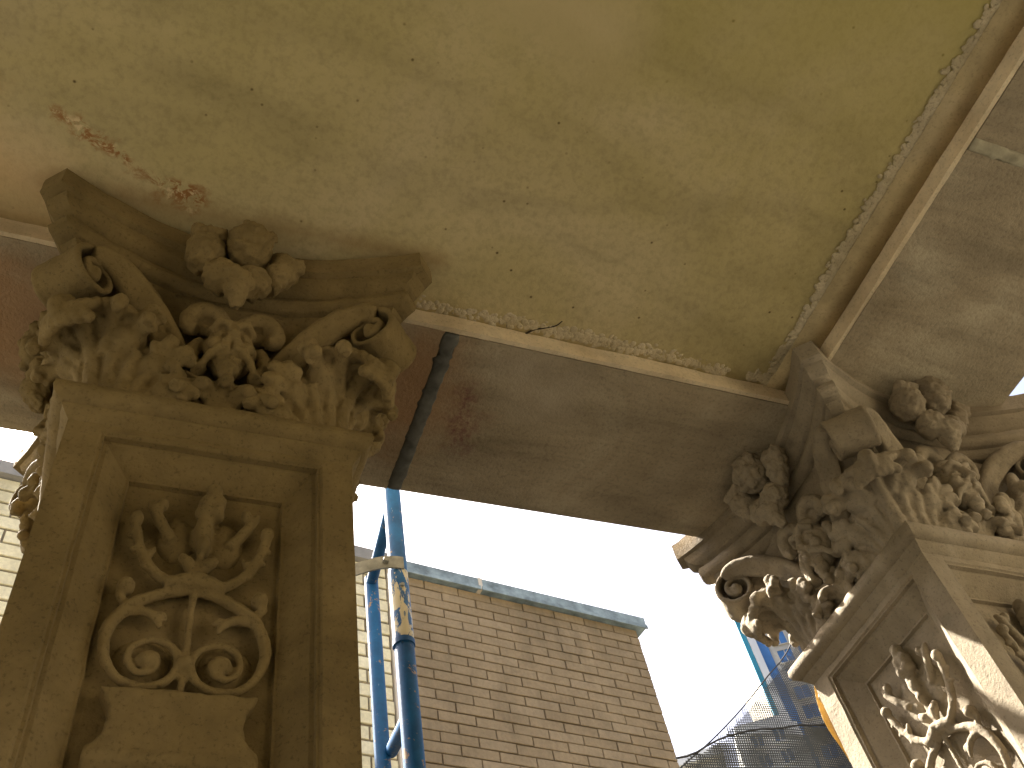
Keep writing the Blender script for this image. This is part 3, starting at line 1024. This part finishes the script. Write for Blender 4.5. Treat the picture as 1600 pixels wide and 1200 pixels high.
tan, Lt = brick_building("brick_building", "tan brick building with blue-grey metal coping behind the blue scaffold", 2.235, 4.105, 0.0, 0.238, 0.0677, 0.007, M['brick'], M['mortar'], 4.15, lambda a, b_, z: True, 11)
for i, (a, b_) in enumerate(((-.03, .62), (.632, 1.93))):
    cpg = link("coping", Soup().box(a, b_, -.045, .30, WTOP + .004, WTOP + .088).mesh("coping"), M['coping'], tan)
    link("drip_edge", Soup().box(a, b_, -.056, -.0455, WTOP - .012, WTOP + .016).mesh("drip_edge"), M['coping'], cpg)
link("coping_seam", Soup().box(.612, .640, -.048, .301, WTOP - .001, WTOP + .091).mesh("coping_seam"), M['white_trim'], tan)
cream, Lc = brick_building("pale_brick_building", "cream brick building with wide courses and dark joints behind the left column", -2.6, 2.205, 0.03, 0.30, 0.088, 0.013, M['cream'], M['mortar_d'], 4.0,
                           lambda a, b_, z: (-.35 < b_ and a < .30) or (b_ > 1.75), 12)
link("coping", Soup().box(-.02, Lc, -.04, .30, WTOP, WTOP + .09).mesh("coping"), M['coping_d'], cream)
link("corner_trim", Soup().box(Lc + .001, Lc + .028, -.012, .3, 0, WTOP - .001).mesh("corner_trim"), M['white_trim'], cream)

# ---------------------------------------------------------------- scaffold frame
def mat_scaffold(name, worn):
    m, nt, b = principled(name, 0.55)
    b.inputs["Specular IOR Level"].default_value = 0.3
    v = world_vec(nt)
    f = noise_fac(nt, v, 9, 5, 0.7)
    c = ramp(nt, f, [(0.3, (0.004, 0.05, 0.15)), (0.6, (0.006, 0.10, 0.27))])
    f2 = noise_fac(nt, v, 30 if not worn else 22, 6, 0.7, 0.4)
    if worn:
        c = mixc(nt, ramp(nt, noise_fac(nt, world_vec(nt, (1, 1, .45)), 34, 6, 0.7, 0.6), [(0.49, g(0)), (0.52, g(1))]), c, (0.52, 0.46, 0.30))
        nt.links.new(f2, b.inputs["Roughness"])
    else:
        c = mixc(nt, ramp(nt, f2, [(0.60, g(0)), (0.64, g(1))]), c, (0.30, 0.20, 0.11))
        f4 = noise_fac(nt, world_vec(nt, (60, 60, 9)), 1.0, 4, 0.7)
        c = mixc(nt, ramp(nt, f4, [(0.66, g(0)), (0.70, g(0.8))]), c, (0.30, 0.38, 0.42))
    nt.links.new(c, b.inputs["Base Color"])
    bump(nt, b, f2, 0.15, 0.003)
    return m
M['blue'] = mat_scaffold("blue_scaffold_paint", False)
M['worn'] = mat_scaffold("worn_blue_paint", True)
M['galv'] = mat_plain("galvanised_strap", (0.20, 0.20, 0.17), 0.6, 0.4, 30, 0.2)
def pipe(p0, p1, r, n=20, seg=18):
    p0, p1 = Vector(p0), Vector(p1)
    return Soup().tube([tuple(p0.lerp(p1, i / n)) for i in range(n + 1)], [r] * (n + 1), seg)
scaf = empty("scaffold_frame", (0.6, 1.72, 0))
tag(scaf, "blue painted steel scaffold frame with a chipped coupling, standing between the columns", "scaffold")
def sp(nm, s, m):
    s.v = [(x - .6, y - 1.72, z) for x, y, z in s.v]
    o = link(nm, s.mesh(nm, True), m, scaf)
    o.data.set_sharp_from_angle(angle=R(40))
    return o
Z = CAM_Z
post = sp("post", pipe((.605, 1.72, 0.03), (.597, 1.72, 4.2), .0230), M['blue'])
slv = sp("coupling_sleeve", pipe((.5985, 1.72, Z + 1.447), (.5975, 1.72, Z + 1.657), .0246), M['worn'])
post2 = sp("post", pipe((.700, 2.16, 0.03), (.655, 2.13, Z + 2.02), .0205), M['blue'])
sp("brace", pipe((.655, 2.13, Z + 2.00), (.603, 1.745, Z + 1.93), .0165, 4), M['blue'])
sp("brace", pipe((.688, 2.14, Z + 1.45), (.608, 1.745, Z + 1.275), .0170, 4), M['blue'])
# transom and ledger of the scaffold, above the beam
sp("transom", pipe((.620, 1.68, 4.05), (.640, 2.30, 4.05), .0205, 4), M['blue'])
sp("ledger", pipe((.45, 2.20, 4.09), (2.9, 2.20, 4.09), .0205, 6), M['blue'])
stp = smooth_path([(.470, 1.735, Z + 1.655), (.510, 1.712, Z + 1.660), (.545, 1.700, Z + 1.668), (.580, 1.694, Z + 1.672), (.606, 1.693, Z + 1.672)], 4)
sp("strap", grid_loft([[(x, y, z - .019), (x, y + .005, z - .019), (x, y + .005, z + .019), (x, y, z + .019)] for x, y, z in stp]), M['galv'])
sp("strap_bolt", pipe((.560, 1.700, Z + 1.670), (.560, 1.684, Z + 1.670), .008, 2, 6), M['galv'])
sp("coupling_pin", pipe((.598, 1.690, Z + 1.60), (.598, 1.75, Z + 1.60), .005, 2, 8), M['galv'])
sp("collar", pipe((.5984, 1.72, Z + 1.436), (.5984, 1.72, Z + 1.450), .0262, 2), M['blue'])
sp("base_plate", Soup().box(.53, .68, 1.645, 1.795, 0.0, .03), M['galv'])
sp("base_plate", Soup().box(.625, .775, 2.085, 2.235, 0.0, .03), M['galv'])

# ---------------------------------------------------------------- debris netting, strap and board
M['net'] = mat_plain("black_netting_cord", (0.055, 0.062, 0.068), 0.6, 0.2, 30)
M['hem'] = mat_plain("black_netting_hem", (0.03, 0.032, 0.035), 0.7, 0.2, 30)
M['strap'] = mat_plain("orange_webbing", (0.60, 0.34, 0.06), 0.6, 0.15, 60)
M['board'] = mat_plain("tan_tarpaulin", (0.45, 0.33, 0.16), 0.7, 0.2, 15)
NY = 2.30
def interp(tab, x):
    if x <= tab[0][0]: return tab[0][1]
    for (a, b_), (c, d) in zip(tab[:-1], tab[1:]):
        if x <= c: return b_ + (d - b_) * (x - a) / (c - a)
    return tab[-1][1]
edge = [(2.2, 1.35), (2.7, 1.45), (3.0, 1.57), (3.082, 1.665), (3.169, 1.792), (3.275, 1.928), (3.418, 2.088), (3.511, 2.195), (3.642, 2.323), (3.779, 2.430), (4.0, 2.56)]   # z -> left x
edge_r = sorted((x, z) for z, x in edge)
def wave(x, z): return NY + .035 * math.sin(x * 5 + z * 2.0) + .02 * math.sin(z * 9 - x * 3)
def weave(x_of, z_top, x0, x1, z0, z1, pitch, w, yoff):
    """woven sheet of real cords: x_of(z) left border, z_top(x) upper border"""
    s = Soup()
    def rib(pts, side):
        n = len(s.v)
        for p in pts:
            p = Vector(p); s.v.append(tuple(p - side)); s.v.append(tuple(p + side))
        for i in range(len(pts) - 1):
            a = n + 2 * i; s.f.append((a, a + 1, a + 3, a + 2))
    z = z0
    while z < z1:
        a = max(x0, x_of(z))
        pts = []
        x = a
        while x < x1:
            if z < z_top(x): pts.append((x, wave(x, z) + yoff, z))
            x += .03
        if len(pts) > 1: rib(pts, Vector((0, 0, w / 2)))
        z += pitch
    x = x0
    while x < x1:
        zt = z_top(x)
        pts = []; z = z0
        while z < min(z1, zt):
            if x > x_of(z): pts.append((x, wave(x, z) + yoff + .0008, z))
            z += .03
        if len(pts) > 1: rib(pts, Vector((w / 2, 0, 0)))
        x += pitch
    return s
net = empty("debris_netting", (2.1, NY, 2.2))
tag(net, "black mesh debris netting draped diagonally beside the right column", "netting")
def nn(nm, s, m):
    s.v = [(x - 2.1, y - NY, z - 2.2) for x, y, z in s.v]
    return link(nm, s.mesh(nm), m, net)
xl = lambda z: interp(edge, z)
zl = lambda x: interp(edge_r, x)
nn("mesh_sheet", weave(xl, zl, 1.35, 3.1, 2.2, 4.0, .0080, .0027, 0), M['net'])
hem_top = lambda x: interp([(1.3, 3.0), (1.647, 3.081), (1.836, 3.161), (2.078, 3.187), (2.313, 3.222), (3.1, 3.28)], x)
nn("mesh_sheet", weave(xl, hem_top, 1.35, 3.1, 2.2, 3.4, .0074, .0042, -.05), M['net'])
fold_x = lambda z: max(xl(z), 0)
fold_r = [(3.05, 1.98), (3.279, 2.111), (3.521, 2.282), (3.80, 2.45)]
s = Soup(); zz = 3.19
nn("mesh_fold", weave(lambda z: xl(z), lambda x: min(zl(x), 9) if x > interp([(3.2, 0), (3.5, 0)], 3) else 0, 1.80, 2.30, 3.20, 3.62, .0080, .0020, .03), M['net'])
pts = smooth_path([(x, wave(x, z) - .004, z) for z, x in edge], 4)
nn("edge_cord", Soup().tube(pts, [.0026] * len(pts), 6), M['hem'])
xs = [1.62 + .04 * i for i in range(36)]
nn("hem_cord", Soup().tube([(x, wave(x, hem_top(x)) - .055, hem_top(x) + .003 * math.sin(x * 40)) for x in xs], [.0032] * len(xs), 6), M['hem'])
def ribbon(pts, w, t=.003, ax=Vector((1, 0, 0))):
    P = [Vector(p) for p in smooth_path(pts, 6)]
    rings = []
    for i, p in enumerate(P):
        n_ = Vector((0, t / 2, 0))
        rings.append([p - ax * w / 2 - n_, p + ax * w / 2 - n_, p + ax * w / 2 + n_, p - ax * w / 2 + n_])
    return grid_loft(rings)
SHX = -.055
st = ribbon([(x + SHX, y, z) for x, y, z in [(2.46, 2.235, 3.70), (2.345, 2.235, 3.52), (2.32, 2.20, 3.44), (2.282, 2.21, 3.32), (2.258, 2.20, 3.20), (2.272, 2.19, 3.08), (2.30, 2.19, 2.90), (2.31, 2.19, 2.4)]], .026)
tag(link("tie_strap", st.mesh("tie_strap", True), M['strap']), "orange yellow webbing strap hanging in front of the black netting", "strap")
fl = Soup()
fl.prism([(2.222, 3.269), (2.245, 3.312), (2.262, 3.310), (2.280, 3.24), (2.330, 3.09), (2.30, 2.95), (2.262, 3.05), (2.268, 3.15)], 2.150, 2.158)
fl.v = [(x + SHX, y, z) for x, y, z in fl.v]
tag(link("tarpaulin_flap", fl.mesh("tarpaulin_flap"), M['board']), "small tan tarpaulin flap caught between the netting and right column", "tarpaulin")

# ---------------------------------------------------------------- city behind
M['conc'] = mat_plain("pale_concrete", (0.55, 0.52, 0.45), 0.8, 0.08, 0.3)
M['glass'] = mat_plain("blue_window_glass", (0.07, 0.19, 0.42), 0.3, 0.3, 0.25)
M['white'] = mat_plain("white_cladding", (0.75, 0.76, 0.74), 0.7, 0.05, 0.2)
M['teal'] = mat_plain("teal_glass", (0.05, 0.26, 0.36), 0.2, 0.3, 0.2)
def polar(az, d): return Vector((d * math.sin(R(az)), d * math.cos(R(az)), 0))
def tower(name, label, az0, d0, width, height, turn, z_lo, z_hi, colw, rowh, ww, wh, wall, strips):
    o = polar(az0, d0)
    ang = -R(az0) + R(turn)
    root = empty(name, (o.x, o.y, 0), ang)
    tag(root, label, "tower" if height > 50 else "building")
    link("wall", Soup().box(0, width, 0, 14, 0, height).mesh("wall"), wall, root)
    wm = Soup().box(0, ww, -.05, .05, 0, wh).mesh("window")
    fm = Soup()
    t = .12
    fm.box(-t, ww + t, -.16, .02, -t, 0); fm.box(-t, ww + t, -.16, .02, wh, wh + t)
    fm.box(-t, 0, -.155, .02, 0, wh); fm.box(ww, ww + t, -.155, .02, 0, wh); fm.box(ww / 2 - .05, ww / 2 + .05, -.10, .02, 0, wh)
    fme = fm.mesh("window_frame")
    x = strips[-1][1] + .8 if strips else 1.0
    while x + ww < width:
        z = z_lo
        while z < z_hi:
            w = link("window", wm, M['glass'], root, (x, 0, z))
            link("window_frame", fme, wall, w)
            z += rowh
        x += colw
    for a, b_, m, nm, pr in strips:
        link(nm, Soup().box(a, b_, -pr, .3, 2, height - 1).mesh(nm), m, root)
    link("parapet", Soup().box(.25, width - .25, .25, 13.75, height, height + .9).mesh("parapet"), wall, root)
    return root
otw = tower("office_tower", "distant office tower with pale concrete grid and blue windows right of the sky gap", 42.2, 110, 20, 90, 12, 50, 87, 2.7, 2.7, 1.8, 1.8, M['conc'],
      ((0.0, .6, M['teal'], "glass_edge", .3), (.65, 1.5, M['white'], "white_pier", .5), (1.55, 2.7, M['glass'], "glass_strip", .2)))
sidew = Soup().box(-.05, .05, 0, 2.2, 0, 1.9).mesh("side_window")
for zz_ in (84.6, 76.5):
    link("side_window", sidew, M["teal"], otw, (0, 9.6, zz_))
tower("white_building", "lower white building with small blue windows seen through the netting", 39.4, 60, 4.2, 35.6, 6, 24, 36, 1.45, 1.5, .7, .9, M['white'], ())
lowb = empty("low_roof_building", tuple(polar(35.0, 30)), -R(36))
tag(lowb, "pale low building edge just right of the tan brick wall", "building")
link("wall", Soup().box(0, 1.7, 0, 5, 0, CAM_Z + 16.6).mesh("wall"), M['conc'], lowb)
link("roof_edge", Soup().box(-.1, 1.8, -.2, 5.2, CAM_Z + 16.6, CAM_Z + 16.9).mesh("roof_edge"), M['white'], lowb)
